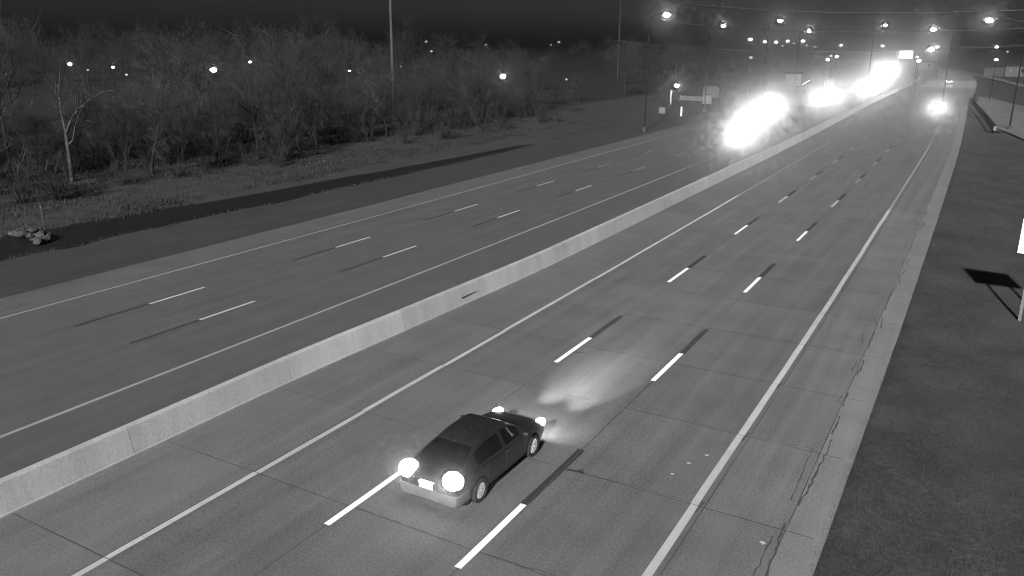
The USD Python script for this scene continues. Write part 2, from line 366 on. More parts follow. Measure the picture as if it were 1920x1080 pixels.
# concrete median barrier, cast in lengths
bar = thing('median_barrier', 'pale concrete barrier wall along the middle between the two carriageways', 'barrier')
bu = PchipInterpolator([-60, 18, 26, 38, 120, 900], [-19.75, -19.72, -19.45, -19.1, -19.1, -19.1])
prof = np.array([[.32, 0], [.32, .05], [.30, .07], [.115, .78], [.095, .81], [-.095, .81], [-.115, .78], [-.30, .07], [-.32, .05], [-.32, 0]])
def barrier_piece(s0, s1):
    s = stations(s0, s1); V = np.zeros((len(s), len(prof), 3))
    V[..., 0] = (bu(s) + drift(s))[:, None] + prof[None, :, 0]; V[..., 1] = s[:, None]; V[..., 2] = prof[None, :, 1] + 0.003
    m = grid_mesh(V); n = len(prof)
    caps = [(0, i, i + 1) for i in range(1, n - 1)]; o = (len(s) - 1) * n
    caps += [(o, o + i + 1, o + i) for i in range(1, n - 1)]
    m = trimesh.Trimesh(m.vertices, np.vstack([m.faces, caps]), process=False)
    c = m.triangles_center - np.array([bu(np.clip(m.triangles_center[:, 1], -60, 900)) + drift(m.triangles_center[:, 1]), m.triangles_center[:, 1], np.full(len(m.faces), .4)]).T
    if (np.einsum('ij,ij->i', c, m.face_normals) > 0).mean() < .5: m.invert()
    return m
s = -30.0
while s < 420:
    L = 6.1 if s < 110 else 30.0
    obj('barrier_length', barrier_piece(s + .008, s + L - .008), M_barrier, bar); s += L
# drain slot let into the barrier face
obj('drain_slot', box(bu(29.5) + drift(29.5) + .10, bu(29.5) + drift(29.5) + .262, 28.9, 30.1, .33, .355), M_joint, bar)

# side strips on the right, ramp behind
def polysheet(name, pix, z, mat, label, cat, jag=0.3):
    from shapely.geometry import Polygon
    p = np.array([at_z(*q)[:2] for q in pix]); pg = Polygon(p).buffer(0)
    v, f = trimesh.creation.triangulate_polygon(pg.segmentize(2.0).buffer(0.4, join_style=1), engine='earcut')
    m = trimesh.Trimesh(np.column_stack([v, np.full(len(v), z)]), f, process=False)
    if m.face_normals[:, 2].mean() < 0: m.invert()
    return tag(obj(name, m, mat), label, cat, kind='structure')
polysheet('gravel_strip', [(1825, 181), (1850, 184), (1935, 205), (1935, 266), (1893, 248), (1868, 240), (1848, 216)], 0.07, M_gravel, 'pale gravel apron behind the dark guardrail', 'gravel')
ramp_pix = [(1960, 178), (1920, 165), (1880, 154), (1840, 145), (1800, 139), (1760, 135), (1715, 129)]
rp = np.array([at_z(*q) for q in ramp_pix]); rw = np.array([at_z(q[0], q[1] - 5) for q in ramp_pix])
rm = grid_mesh(np.stack([np.column_stack([rp[:, :2], np.full(len(rp), .12)]), np.column_stack([rw[:, :2], np.full(len(rp), .12)])], 1))
if rm.face_normals[:, 2].mean() < 0: rm.invert()
tag(obj('ramp_road', rm, M_gravel), 'pale curving ramp road right of the highway bend', 'road', kind='structure')

# ------------------------------------------------------------------ haze
hz = usdkit.material(stage, '/World/Looks/night_haze', {'v': ('principled_volume', {'color': g3(0.95), 'density': HAZE, 'anisotropy': 0.978})}, volume='v.volume')
tag(obj('haze', box(-3400, 3400, -500, 3150, -2.6, 32), hz), 'thin night haze over the whole highway', 'haze', kind='stuff')

# ------------------------------------------------------------------ grass tufts
def tuft(seed, h, n, spread):
    r = np.random.RandomState(seed); V, F = [], []
    for i in range(n):
        a = r.uniform(0, 2 * np.pi); b = np.array([r.uniform(-spread, spread), r.uniform(-spread, spread), -0.02]); hh = h * r.uniform(.5, 1.2)
        lean = np.array([np.cos(a), np.sin(a), 0]) * hh * r.uniform(.2, .9); w = np.array([-np.sin(a), np.cos(a), 0]) * h * 0.06
        k = len(V); V += [b - w, b + w, b + lean * .4 + [0, 0, hh * .6] + w * .7, b + lean * .4 + [0, 0, hh * .6] - w * .7, b + lean + [0, 0, hh]]
        F += [(k, k + 1, k + 2), (k, k + 2, k + 3), (k + 3, k + 2, k + 4)]
    return trimesh.Trimesh(np.array(V), F, process=False)
def scatter(name, n, fn, h, mat, label, seed):
    pi = UsdGeom.PointInstancer.Define(stage, '/World/' + name)
    for k in range(3):
        usdkit.mesh(stage, f'/World/{name}/tuft_{k:03d}' if k else f'/World/{name}/tuft', tuft(seed + k, h, 9, h * 1.1), mat)
    pi.CreatePrototypesRel().SetTargets([f'/World/{name}/tuft', f'/World/{name}/tuft_001', f'/World/{name}/tuft_002'])
    r = np.random.RandomState(seed); pos = np.array([fn(r) for _ in range(n)])
    pi.CreatePositionsAttr(Vt.Vec3fArray.FromNumpy(pos.astype(np.float32)))
    pi.CreateProtoIndicesAttr(Vt.IntArray.FromNumpy(r.randint(0, 3, n).astype(np.int32)))
    th = r.uniform(0, np.pi, n); z = np.zeros(n)
    pi.CreateOrientationsAttr(Vt.QuathArray([Gf.Quath(float(np.cos(t)), 0, 0, float(np.sin(t))) for t in th]))
    sc = r.uniform(.5, 1.3, n); pi.CreateScalesAttr(Vt.Vec3fArray.FromNumpy(np.stack([sc] * 3, 1).astype(np.float32)))
    tag(pi, label, 'grass', kind='stuff')
from scipy.interpolate import RegularGridInterpolator
gz = RegularGridInterpolator((us, ss), V[..., 2])
def on_ground(u, s): return np.array([u + float(drift(s)), s, float(gz((u, s)))])
def pick_right(r):
    while True:
        s = 12 + 75 * r.rand() ** 1.6; u = -2.0 + r.rand() ** 1.2 * 9
        if meshkit.noise(np.array([u * .8, s * .35, 0.0]), 3) > r.rand() * .75: return on_ground(u, s)
def pick_left(r):
    while True:
        s = 16 + 100 * r.rand() ** 1.3; u = -52 - r.rand() ** 1.4 * 16
        if r.rand() < .12: return on_ground(-46.5 - .9 * r.rand(), s) - [0, 0, .04]
        if meshkit.noise(np.array([u * .4, s * .25, 0.0]), 7) > r.rand() * .7: return on_ground(u, s)
scatter('mown_grass_tufts', 22000, pick_right, 0.09, M_blade, 'short dark grass beside the near shoulder', 21)
scatter('dead_grass_tufts', 11000, pick_left, 0.28, M_bladel, 'pale dead grass on the bank below the wood', 31)

# ------------------------------------------------------------------ bare trees
def bare_tree(seed, H, fork=None, trunk_r=.17, spread=1.0):
    r = np.random.RandomState(seed); limbs, twigs = [], []
    def branch(p, d, L, rad, lvl):
        n = 4 if lvl < 2 else 3
        pts = [p]; dd = d.copy()
        for _ in range(n):
            dd = dd + r.normal(0, .12 + .05 * lvl, 3) + np.array([0, 0, .05]); dd /= np.linalg.norm(dd); pts.append(pts[-1] + dd * L / n)
        end = rad * (.55 if lvl < 3 else .35)
        t = tube(pts, np.linspace(rad, end, n + 1), (7, 5, 4, 3, 3, 3)[lvl], cap=lvl == 0)
        (limbs if lvl < 3 else twigs).append(t)
        if lvl >= 4: return
        kids = (7, 5, 5, 4)[lvl]
        for i in range(kids):
            f = (r.uniform(.35, 1) if lvl else r.uniform(.42, 1.0)); q = np.array(pts); x = f * n; j = min(int(x), n - 1); bp = q[j] + (q[j + 1] - q[j]) * (x - j)
            a = r.uniform(0, 2 * np.pi); side = np.cross(dd, [np.cos(a), np.sin(a), .2]); side /= np.linalg.norm(side)
            nd = dd * r.uniform(.5, .9) + side * r.uniform(.5, .95) * spread; nd /= np.linalg.norm(nd)
            branch(bp, nd, L * r.uniform(.45, .7), max(rad * (1 - .45 * f) * .55, .013), lvl + 1)
        branch(pts[-1], dd, L * .62, end, lvl + 1)
    if fork:
        t = tube([(0, 0, -.3), (.05, 0, 1.5), (0, .03, fork)], [trunk_r * 1.25, trunk_r, trunk_r * .9], 8); limbs.append(t)
        branch(np.array([0, .03, fork - .05]), np.array([.22, 0, 1.0]) / 1.02, H * .36, trunk_r * .75, 1)
        branch(np.array([0, .03, fork - .9]), np.array([.75, 0.1, .5]) / .9, H * .26, trunk_r * .6, 1)
        branch(np.array([0, .03, fork - .05]), np.array([-.35, 0.1, .9]), H * .33, trunk_r * .6, 1)
    else:
        branch(np.array([0, 0, -.3]), np.array([r.normal(0, .06), r.normal(0, .06), 1.0]), H * .48, trunk_r, 0)
    return trimesh.util.concatenate(limbs), trimesh.util.concatenate(twigs)

def make_tree(seed, H, loc, label, group=None, bark=M_bark, **kw):
    t = thing('bare_tree', label, 'tree', loc, 0, group)
    a, b = bare_tree(seed, H, **kw)
    obj('trunk', a, bark, t, smooth=True); obj('crown', b, M_twig, t)
    return t
def shrub(seed, h, loc, label, group):
    r = np.random.RandomState(seed); st, tw = [], []
    for i in range(9):
        a = r.uniform(0, 2 * np.pi); d = np.array([np.cos(a) * .5, np.sin(a) * .5, 1.0]); d /= np.linalg.norm(d)
        p = np.array([r.uniform(-.25, .25), r.uniform(-.25, .25), -.1]); pts = [p]
        for _ in range(4):
            d = d + r.normal(0, .14, 3); d /= np.linalg.norm(d); pts.append(pts[-1] + d * h * r.uniform(.18, .3))
        st.append(tube(pts, np.linspace(.03, .008, 5), 4, cap=False))
        for q in pts[1:]:
            for _ in range(5):
                e = d + r.normal(0, .6, 3); e /= np.linalg.norm(e); m_ = q + e * h * .14
                tw.append(tube([q, m_, m_ + (e + r.normal(0, .3, 3)) * h * .1], [.012, .008, .004], 3, cap=False))
    t = thing('bare_shrub', label, 'shrub', loc, 0, group)
    obj('stems', st, M_bark, t); obj('twigs', tw, M_twig, t); return t

rt_ = random.Random(8)
TG = 'bare trees of the dark wood'
TL = 'bare grey tree standing in the dark wood beyond the ditch'
p0 = on_ground(-62.6, 38.9)
pale = make_tree(101, 9.5, p0, 'bare tree with pale forked trunk at the front edge of the wood', bark=M_barkp, fork=3.7, trunk_r=.16)
make_tree(102, 9.5, on_ground(-62.5, 32.6), 'slender bare tree with crooked pale stem left of the pale forked tree', bark=M_barkp, fork=3.2, trunk_r=.13)
protos = []
spots = []
for row, (u0, step, jit) in enumerate(((-62, 4.4, 1.6), (-65.5, 4.2, 2.0), (-70, 4.2, 2.0), (-76, 4.6, 3.0), (-84, 5.0, 3.0), (-95, 6.0, 4.0), (-108, 7.0, 5.0))):
    s = 17 + row * 2.5
    while s < (120, 130, 145, 160, 170, 180, 190)[row]:
        u = u0 - rt_.uniform(-jit, jit) - (2.5 if s < 40 else 0) + max(0, (s - 85)) * (.10 if row < 3 else 0)
        if not (row == 0 and abs(s - 38) < 7): spots.append((u, s + rt_.uniform(-1.2, 1.2), row))
        s += step * rt_.uniform(.8, 1.25) * (1 + s / 150)
tops = []
LAMPS_SEEN = [(131, 120), (212, 126), (400, 131), (469, 116), (655, 133), (943, 143), (237, 140), (165, 131), (752, 125), (809, 96), (799, 78), (84, 202), (911, 84), (1062, 149)]
def sight_limit(loc):
    lim = 99.0
    for q in LAMPS_SEEN:
        d = ray(*q); h2 = d[:2] / np.linalg.norm(d[:2]); al = float(loc[:2] @ h2); off = abs(float(loc[0] * h2[1] - loc[1] * h2[0]))
        if off < 3.0 and al > 0: lim = min(lim, CAM_H + d[2] / np.linalg.norm(d[:2]) * al - .2 - loc[2] + max(0, off - 1.2) * 1.5)
    return lim
hs = [9.0, 10.5, 12.0, 8.0, 11.0, 13.0]
for i, (u, s, row) in enumerate(spots):
    loc = on_ground(u, s)
    if i < 6:
        protos.append(make_tree(200 + i, hs[i], loc, TL, TG, trunk_r=.10 + .012 * i, spread=.8 + .07 * i))
        tops.append(max(np.array(UsdGeom.Mesh(c).GetPointsAttr().Get())[:, 2].max() for c in protos[-1].GetChildren()))
    else:
        pk = rt_.randrange(6); sc = min(rt_.uniform(.75, 1.2), sight_limit(loc) / tops[pk])
        if sc > .3: dup(protos[pk], loc, rt_.uniform(0, 360), TL, TG, scale=sc)
# farther belt
TG2, TL2 = 'far dark trees behind the highway lamps', 'far dark bare tree in the belt towards the horizon'
for i in range(46):
    s = 165 + 380 * (i / 46) + rt_.uniform(-6, 6); u = rt_.uniform(-135, -64) - (s - 165) * .22
    dup(protos[rt_.randrange(6)], (u + float(drift(s)), s, .4), rt_.uniform(0, 360), TL2, TG2, scale=rt_.uniform(.8, 1.3))
for i in range(16):
    s = 300 + 320 * (i / 16) + rt_.uniform(-6, 6); u = rt_.uniform(16, 60)
    dup(protos[rt_.randrange(6)], (u, s, 0), rt_.uniform(0, 360), 'far dark bare tree right of the ramp road', 'far trees right of the ramp road', scale=rt_.uniform(.6, .9))
TG3, TL3 = 'far trees behind the lamps of the left wood', 'far dark bare tree behind the small lamps at left'
for i in range(90):
    az = math.radians(34 + 32 * (i + rt_.uniform(-.4, .4)) / 90); D_ = rt_.uniform(190, 330)
    loc = np.array([-D_ * math.sin(az), D_ * math.cos(az), 1.0])
    blocked = any(abs(loc[0] * (h_ := ray(*q)[:2] / np.linalg.norm(ray(*q)[:2]))[1] - loc[1] * h_[0]) < 4 and (np.linalg.norm(loc[:2]) < np.clip(3.1 * FPX / max(q[1] - 76, .1), 170, 620)) for q in LAMPS_SEEN)
    if not blocked: dup(protos[rt_.randrange(6)], loc, rt_.uniform(0, 360), TL3, TG3, scale=rt_.uniform(.9, 1.4))
SG2, SL2 = 'tall bare shrubs inside the wood', 'tall bare shrub between the trunks inside the dark wood'
SG, SL = 'bare shrubs along the wood edge', 'low bare shrub on the bank in front of the wood'
shp = [shrub(301, 2.6, on_ground(-58.5, 45.5), SL, SG), shrub(302, 2.0, on_ground(-58.0, 34.5), SL, SG), shrub(303, 3.2, on_ground(-60, 52), SL, SG)]
for i in range(110):
    s = 20 + 95 * (i / 110) + rt_.uniform(-1.5, 1.5)
    dup(shp[i % 3], on_ground(-57 - 13 * rt_.random() ** 1.3 + max(0, s - 85) * .12, s), rt_.uniform(0, 360), SL, SG, scale=rt_.uniform(.6, 1.9))

for i in range(60):
    loc = on_ground(rt_.uniform(-98, -64), rt_.uniform(16, 62)); sc = min(rt_.uniform(1.4, 2.3), sight_limit(loc) / 4.2)
    if sc > .5: dup(shp[i % 3], loc, rt_.uniform(0, 360), SL2, SG2, scale=sc)

# stone pile with a marker post on the far ditch bank
sp = on_ground(-51.2, 28.3); sp[2] = -.62
ct = thing('stone_pile', 'low pile of pale stones at the ditch edge at far left', 'stones', sp, 0)
rk = np.random.RandomState(12)
for k in range(44):
    m = trimesh.creation.icosphere(1, 1.0); m.vertices *= 1 + rk.uniform(-.22, .22, (len(m.vertices), 1)); m.apply_scale((rk.uniform(.12, .36), rk.uniform(.12, .3), rk.uniform(.08, .22)))
    m.apply_transform(trimesh.transformations.rotation_matrix(rk.uniform(0, 6), (0, 0, 1))); x = rk.uniform(-1.3, 2.2)
    m.apply_translation((x, rk.uniform(-.6, .7), rk.uniform(0, .32) * max(.3, 1 - abs(x) / 2.4))); obj('stone', m, M_conc, ct)
mp = thing('marker_post', 'thin grey marker post standing behind the pale stone pile', 'post', sp + [-.2, 1.3, .25], 0)
obj('post', box(-.04, .04, -.03, .03, -.6, 1.5), M_conc, mp); obj('reflector', box(-.05, .05, -.045, -.032, 1.25, 1.45), M_galv, mp)

# ------------------------------------------------------------------ vehicles
def loft(rings, close=True):
    a, b = rings.shape[:2]; m = grid_mesh(rings)
    F = [m.faces]
    # right and left halves come as one open ring closed to itself
    i0 = np.arange(a) * b; q = []
    for i in range(a - 1): q += [(i * b + b - 1, (i + 1) * b + b - 1, (i + 1) * b), (i * b + b - 1, (i + 1) * b, i * b)]
    V = m.vertices; c0, c1 = len(V), len(V) + 1
    V = np.vstack([V, rings[0].mean(0), rings[-1].mean(0)])
    for j in range(b): q += [(c0, j, (j + 1) % b), (c1, (a - 1) * b + (j + 1) % b, (a - 1) * b + j)]
    t = trimesh.Trimesh(V, np.vstack(F + [np.array(q)]), process=False)
    if t.volume < 0: t.invert()
    return t
def to_man(m): return manifold3d.Manifold(manifold3d.Mesh(np.asarray(m.vertices, np.float32), np.asarray(m.faces, np.uint32)))
def from_man(m):
    q = m.to_mesh(); return trimesh.Trimesh(q.vert_properties[:, :3], q.tri_verts, process=False)

SEDAN = dict(body=[(-2.37, .76, .36, .88), (-2.33, .83, .30, .96), (-2.2, .875, .25, 1.02), (-1.9, .895, .23, 1.045), (-1.35, .91, .21, 1.02), (-.6, .915, .20, .98), (.5, .915, .20, .955), (1.0, .91, .2, .935), (1.6, .895, .21, .87), (2.0, .865, .23, .80), (2.25, .80, .27, .72), (2.37, .66, .33, .60)],
             roof=[(-2.0, 1.03), (-1.6, 1.2), (-1.15, 1.365), (-.6, 1.45), (0, 1.465), (.3, 1.44), (.7, 1.25), (1.15, .94)], wt=.585, cut=(-1.15, .28), side=(-1.35, .75), axles=(-1.35, 1.43), wr=.325, h=.98)
SUV = dict(body=[(-2.3, .80, .42, 1.0), (-2.26, .86, .36, 1.08), (-2.1, .90, .32, 1.12), (-1.35, .93, .28, 1.12), (-.6, .935, .27, 1.1), (.5, .935, .27, 1.08), (1.0, .93, .27, 1.06), (1.6, .915, .28, 1.02), (2.0, .89, .30, .97), (2.2, .84, .34, .90), (2.32, .72, .4, .78)],
           roof=[(-2.22, 1.10), (-2.05, 1.45), (-1.8, 1.66), (-1.0, 1.74), (0, 1.74), (.25, 1.70), (.65, 1.45), (1.1, 1.08)], wt=.62, cut=(-1.8, .25), side=(-1.9, .7), axles=(-1.38, 1.38), wr=.36, h=1.1)

def wheel(parent, x, y, r, side):
    w = UsdGeom.Xform.Define(stage, f'{parent.GetPath()}/{numbered(parent.GetPath(), "wheel")}').GetPrim()
    pr = np.array([(r * .66, -.10), (r * .9, -.112), (r * .98, -.09), (r, -.05), (r, .05), (r * .98, .09), (r * .9, .112), (r * .66, .10), (r * .66, -.10)])
    ty = trimesh.creation.revolve(pr, sections=28)
    T = trimesh.transformations.translation_matrix((x, y, r)) @ trimesh.transformations.rotation_matrix(np.pi / 2, (0, 1, 0))
    ty.apply_transform(T); obj('tyre', ty, M_rubber, w, smooth=40)
    ri = [trimesh.creation.annulus(r * .56, r * .665, .17), trimesh.creation.cylinder(r * .15, .16)]
    for k in range(10):
        b = trimesh.creation.box((r * .5, r * .11, .04)); b.apply_translation((r * .36, 0, side * .075)); b.apply_transform(trimesh.transformations.rotation_matrix(k * np.pi / 5, (0, 0, 1))); ri.append(b)
    di = trimesh.creation.cylinder(r * .6, .02); ri2 = di.copy()
    m = trimesh.util.concatenate(ri); m.apply_transform(T); obj('rim', m, M_rim, w)
    di.apply_transform(T); obj('brake_disc', di, M_trim, w)

def spot(path, cd, r, cone, soft):
    lt = UsdLux.SphereLight.Define(stage, path); lt.CreateRadiusAttr(r); lt.CreateIntensityAttr(cd / (math.pi * r * r)); lt.CreateNormalizeAttr(False)
    sh = UsdLux.ShapingAPI.Apply(lt.GetPrim()); sh.CreateShapingConeAngleAttr(cone); sh.CreateShapingConeSoftnessAttr(soft); return lt

def fine_half(h, n):
    h = np.array(h, float); d = np.concatenate([[0], np.cumsum(np.linalg.norm(np.diff(h, axis=0), axis=1) + 1e-6)])
    q = np.linspace(0, d[-1], n)
    return [tuple(v) for v in np.column_stack([PchipInterpolator(d, h[:, 0])(q), PchipInterpolator(d, h[:, 1])(q)])]

def build_car(name, label, D, paint, loc, rotz, lights, group=None):
    t = thing(name, label, 'car' if D is SEDAN else 'suv', loc, rotz, group)
    B = np.array(D['body']); ys = np.unique(np.concatenate([np.linspace(B[0, 0], B[-1, 0], 84), B[:, 0]]))
    hw, zb, zt = (PchipInterpolator(B[:, 0], B[:, k])(ys) for k in (1, 2, 3))
    rings = []
    for y, w, b, tp in zip(ys, hw, zb, zt):
        sh = tp - .075
        half = [(.0, b), (.55 * w, b), (.85 * w, b + .01), (.95 * w, b + .06), (.985 * w, b + .16), (w, b + .5 * (sh - b)), (.995 * w, sh - .12), (.975 * w, sh - .03), (.94 * w, sh + .02), (.86 * w, tp - .028), (.6 * w, tp - .008), (0, tp)]
        half = fine_half(half, 26)
        ring = half + [(-a, z) for a, z in half[-2:0:-1]]
        rings.append([(a, y, z) for a, z in ring])
    body = to_man(loft(np.array(rings)))
    for ya in D['axles']:
        for sx in (-1, 1):
            c = trimesh.creation.cylinder(D['wr'] + .05, .34, sections=32); c.apply_transform(trimesh.transformations.rotation_matrix(np.pi / 2, (0, 1, 0))); c.apply_translation((sx * .86, ya, D['wr'] + .01)); body = body - to_man(c)
    obj('body', from_man(body), paint, t, smooth=35)
    R = np.array(D['roof']); NR = 72; yr = np.linspace(R[0, 0], R[-1, 0], NR); zr = PchipInterpolator(R[:, 0], R[:, 1])(yr)
    base = np.interp(yr, ys, zt) - .05; wb = np.interp(yr, ys, hw) * .93
    G = np.zeros((NR, 49, 3)); tj = np.linspace(0, 12, 49)
    for i, (y, z) in enumerate(zip(yr, zr)):
        hgt = max(z - base[i], .001); fr = min(1, hgt / .42); wtop = wb[i] * .97 + (D['wt'] - wb[i] * .97) * fr
        half = [(wb[i], base[i]), (wb[i] * .985, base[i] + .08 * hgt), (wb[i] + (wtop - wb[i]) * .82, base[i] + .80 * hgt), (wtop * 1.0, base[i] + .9 * hgt), (wtop * .9, base[i] + .965 * hgt), (wtop * .5, base[i] + .993 * hgt), (0, base[i] + hgt)]
        full = np.array([(a, q) for a, q in half] + [(-a, q) for a, q in half[-2::-1]])
        G[i] = np.column_stack([PchipInterpolator(np.arange(13), full[:, 0])(tj), np.full(49, y), PchipInterpolator(np.arange(13), full[:, 1])(tj)])
    quads = {'cabin': [], 'roof': [], 'windshield': [], 'rear_window': [], 'side_window': []}
    idx = np.arange(NR * 49).reshape(NR, 49)
    for i in range(NR - 1):
        ym = (yr[i] + yr[i + 1]) / 2
        for jj in range(48):
            j = jj // 4; q = (idx[i, jj], idx[i + 1, jj], idx[i + 1, jj + 1], idx[i, jj + 1])
            if 3 <= j <= 8: k = 'windshield' if ym > D['cut'][1] else 'rear_window' if ym < D['cut'][0] else 'roof'
            elif j in (1, 10): k = 'side_window' if D['side'][0] < ym < D['side'][1] and not -.16 < ym < -.02 else 'cabin'
            else: k = 'cabin'
            if k in ('windshield', 'rear_window') and j in (3, 8): k = 'cabin'
            quads[k].append(q)
    GV = G.reshape(-1, 3)
    for k, qs in quads.items():
        qs = np.array(qs)
        if k == 'side_window':
            for sgn in (1, -1):
                sub = qs[[np.sign(GV[q].mean(0)[0]) == sgn for q in qs]]
                m = trimesh.Trimesh(GV, np.vstack([sub[:, [0, 1, 2]], sub[:, [0, 2, 3]]]), process=False); m.remove_unreferenced_vertices(); obj(k, m, M_glass, t, smooth=40)
        else:
            m = trimesh.Trimesh(GV, np.vstack([qs[:, [0, 1, 2]], qs[:, [0, 2, 3]]]), process=False); m.remove_unreferenced_vertices()
            obj(k, m, M_glass if 'w' == k[0] or k == 'rear_window' else paint, t, smooth=40)
    y0, y1 = B[0, 0], B[-1, 0]; h = D['h']; rw_ = B[1, 1]
    bb_ = from_man(body); bb_.apply_translation((0, -y0 - .9, -.5)); bb_.apply_scale((1.022, 1.045, 1.0)); bb_.apply_translation((0, y0 + .9, .5))
    obj('rear_bumper', from_man(to_man(bb_) ^ to_man(box(-1.2, 1.2, y0 - .3, y0 + .52, .30, .62))), M_bump, t, smooth=35)
    obj('lower_bumper', from_man(to_man(bb_) ^ to_man(box(-.6, .6, y0 - .3, y0 + .2, .20, .298))), M_trim, t, smooth=35)
    for sx in (-1, 1): obj('trunk_seam', tube([(sx * .62, y0 + .02, .70), (sx * .60, y0 + .10, .96), (sx * .60, y0 + .36, h + .052)], .008, 4), M_trim, t)
    obj('number_plate', rbox(-.2, .2, y0 - .075, y0 - .03, .66, .805, .005), M_plate, t)
    obj('trunk_strip', rbox(-.4, .4, y0 - .035, y0 + .05, .835, .862, .008), M_chrome, t)
    obj('front_bumper', rbox(-.62, .62, y1 - .10, y1 + .04, .33, .50, .04), M_trim, t, smooth=40)
    obj('grille', rbox(-.42, .42, y1 - .08, y1 + .02, .52, .62, .02), M_trim, t)
    def side(y, za, zb_):
        i = int(np.argmin(abs(ys - y))); rr_ = np.array(rings[i])[:26]; rr_ = rr_[np.argsort(rr_[:, 2], kind='stable')]; rr_ = rr_[rr_[:, 0] > .8 * hw[i]]
        zz = np.linspace(za, zb_, 7); return np.column_stack([np.interp(zz, rr_[:, 2], rr_[:, 0]), np.full(7, ys[i]), zz])
    for sx in (-1, 1):
        for yy in (-.98, -.1, .92): obj('door_seam', tube(side(yy, .30, h - .06) * [sx, 1, 1], .009, 4), M_trim, t)
        sill = np.array([side(yy, .34, .35)[0] for yy in np.linspace(-.98, .92, 9)]); obj('sill_trim', tube(sill * [sx, 1, 1], .028, 5), M_trim, t)
    obj('antenna_fin', trimesh.convex.convex_hull(np.array([(-.03, R[2, 0] - .02, R[2, 1] - .02), (.03, R[2, 0] - .02, R[2, 1] - .02), (0, R[2, 0] + .2, R[2, 1] + .02), (0, R[2, 0] - .01, R[2, 1] + .09)])), M_trim, t)
    for sx in (-1, 1):
        mi = rbox(-.09, .09, -.05, .05, -.06, .06, .03); mi.apply_translation((sx * 1.0, .78, h + .02)); obj('mirror', mi, paint, t, smooth=40)
        for yy in (-.95, .1): obj('door_handle', rbox(sx * .915 - .015, sx * .915 + .015, yy - .1, yy + .1, h - .17, h - .14, .006), M_chrome, t)
        for ya in D['axles']: wheel(t, sx * (rw_ - .015), ya, D['wr'], sx)
        if lights in ('near', 'rear'):
            L = trimesh.creation.icosphere(2, 1.0); L.apply_scale((.27, .24, .235) if lights == 'near' else (.20, .10, .16)); L.apply_translation((sx * (rw_ - .17), y0 + (.16 if D is SEDAN else .06), .93 if D is SEDAN else .98))
            obj('tail_light', L, G_tail if lights == 'near' else G_brake, t, smooth=True)
        if lights in ('near', 'front'):
            yl = y1 - .22
            L = trimesh.creation.icosphere(2, 1.0); L.apply_scale((.155, .25, .125)); L.apply_translation((sx * (.70 if D is SEDAN else .74), yl, .69 if D is SEDAN else .84))
            hl = obj('headlight', L, G_headside, t, smooth=True)
            bm = trimesh.creation.cylinder(.085, .015, sections=12); bm.apply_transform(trimesh.transformations.rotation_matrix(-np.pi / 2 - math.radians(2.0), (1, 0, 0))); bm.apply_translation((sx * (.62 if D is SEDAN else .66), y1 + .06, .66 if D is SEDAN else .84))
            if lights == 'front':
                obj('beam_lens', bm, G_headside, t)
                dl = spot(f'{t.GetPath()}/beam{"_001" if sx > 0 else ""}', FARBEAM, .09, 24.0, .7)
                dl.AddTranslateOp().Set(Gf.Vec3d(sx * (.62 if D is SEDAN else .66), y1 + .10, .66 if D is SEDAN else .84)); dl.AddRotateXYZOp().Set(Gf.Vec3f(92, 0, 0))
    if lights == 'rear':
        for sx in (-1, 1):
            dl = spot(f'{t.GetPath()}/brake_glow{"_001" if sx > 0 else ""}', REARBEAM * (.22 if loc[1] > 250 else 1.0), .09, 24.0, .7)
            dl.AddTranslateOp().Set(Gf.Vec3d(sx * (rw_ - .17), y0 - .09, .9)); dl.AddRotateXYZOp().Set(Gf.Vec3f(-90, 0, 0))
    if lights == 'near':
        for sx in (-1, 1):
            dl = UsdLux.DiskLight.Define(stage, f'{t.GetPath()}/low_beam{"_001" if sx > 0 else ""}'); dl.CreateRadiusAttr(.07); dl.CreateIntensityAttr(17.0 / (math.pi * .0049)); dl.CreateNormalizeAttr(False)
            dl.AddTranslateOp().Set(Gf.Vec3d(sx * .58, y1 + .12, .62)); dl.AddRotateXYZOp().Set(Gf.Vec3f(90 - 12, 0, 0))
        for sx in (-1, 1):
            lt = spot(f'{t.GetPath()}/tail_glow{"_001" if sx > 0 else ""}', 16.0, .07, 42.0, 1.0); lt.AddTranslateOp().Set(Gf.Vec3d(sx * (rw_ - .17), y0 - .14, .98)); lt.AddRotateXYZOp().Set(Gf.Vec3f(-90 - 22, 0, 0))
        obj('plate_lamp', rbox(-.2, .2, y0 - .088, y0 - .06, .812, .832, .004), G_platelamp, t)
        for sx in (-1, 1):
            lt = UsdLux.SphereLight.Define(stage, f'{t.GetPath()}/beam{"_001" if sx > 0 else ""}'); lt.CreateRadiusAttr(.06); lt.CreateIntensityAttr(BEAM / (math.pi * .06 ** 2)); lt.CreateNormalizeAttr(False)
            sh = UsdLux.ShapingAPI.Apply(lt.GetPrim()); sh.CreateShapingConeAngleAttr(17.0); sh.CreateShapingConeSoftnessAttr(1.0)
            lt.AddTranslateOp().Set(Gf.Vec3d(sx * .62, y1 + .10, .66)); lt.AddRotateXYZOp().Set(Gf.Vec3f(90 - 1.2, 0, sx * 2.5))
    return t
REARBEAM = 70.0; BEAM = 820.0; FARBEAM = 135.0
def lane(u, s): return (u + float(drift(s)), s, 0.0)
build_car('sedan_car', 'dark sedan with lit tail lights driving away in the near middle lane', SEDAN, M_body, (-10.76, 16.92, 0), 0, 'near')
build_car('suv_car', 'dark suv with merged tail lights in the right lane before the guardrail', SUV, M_body2, (-9.25, 165.0, 0), 0.8, 'rear')
build_car('sedan_car', 'distant car with two small tail lights on the pale road section', SEDAN, M_body2, (-14.0, 284.0, 0), 3, 'rear')
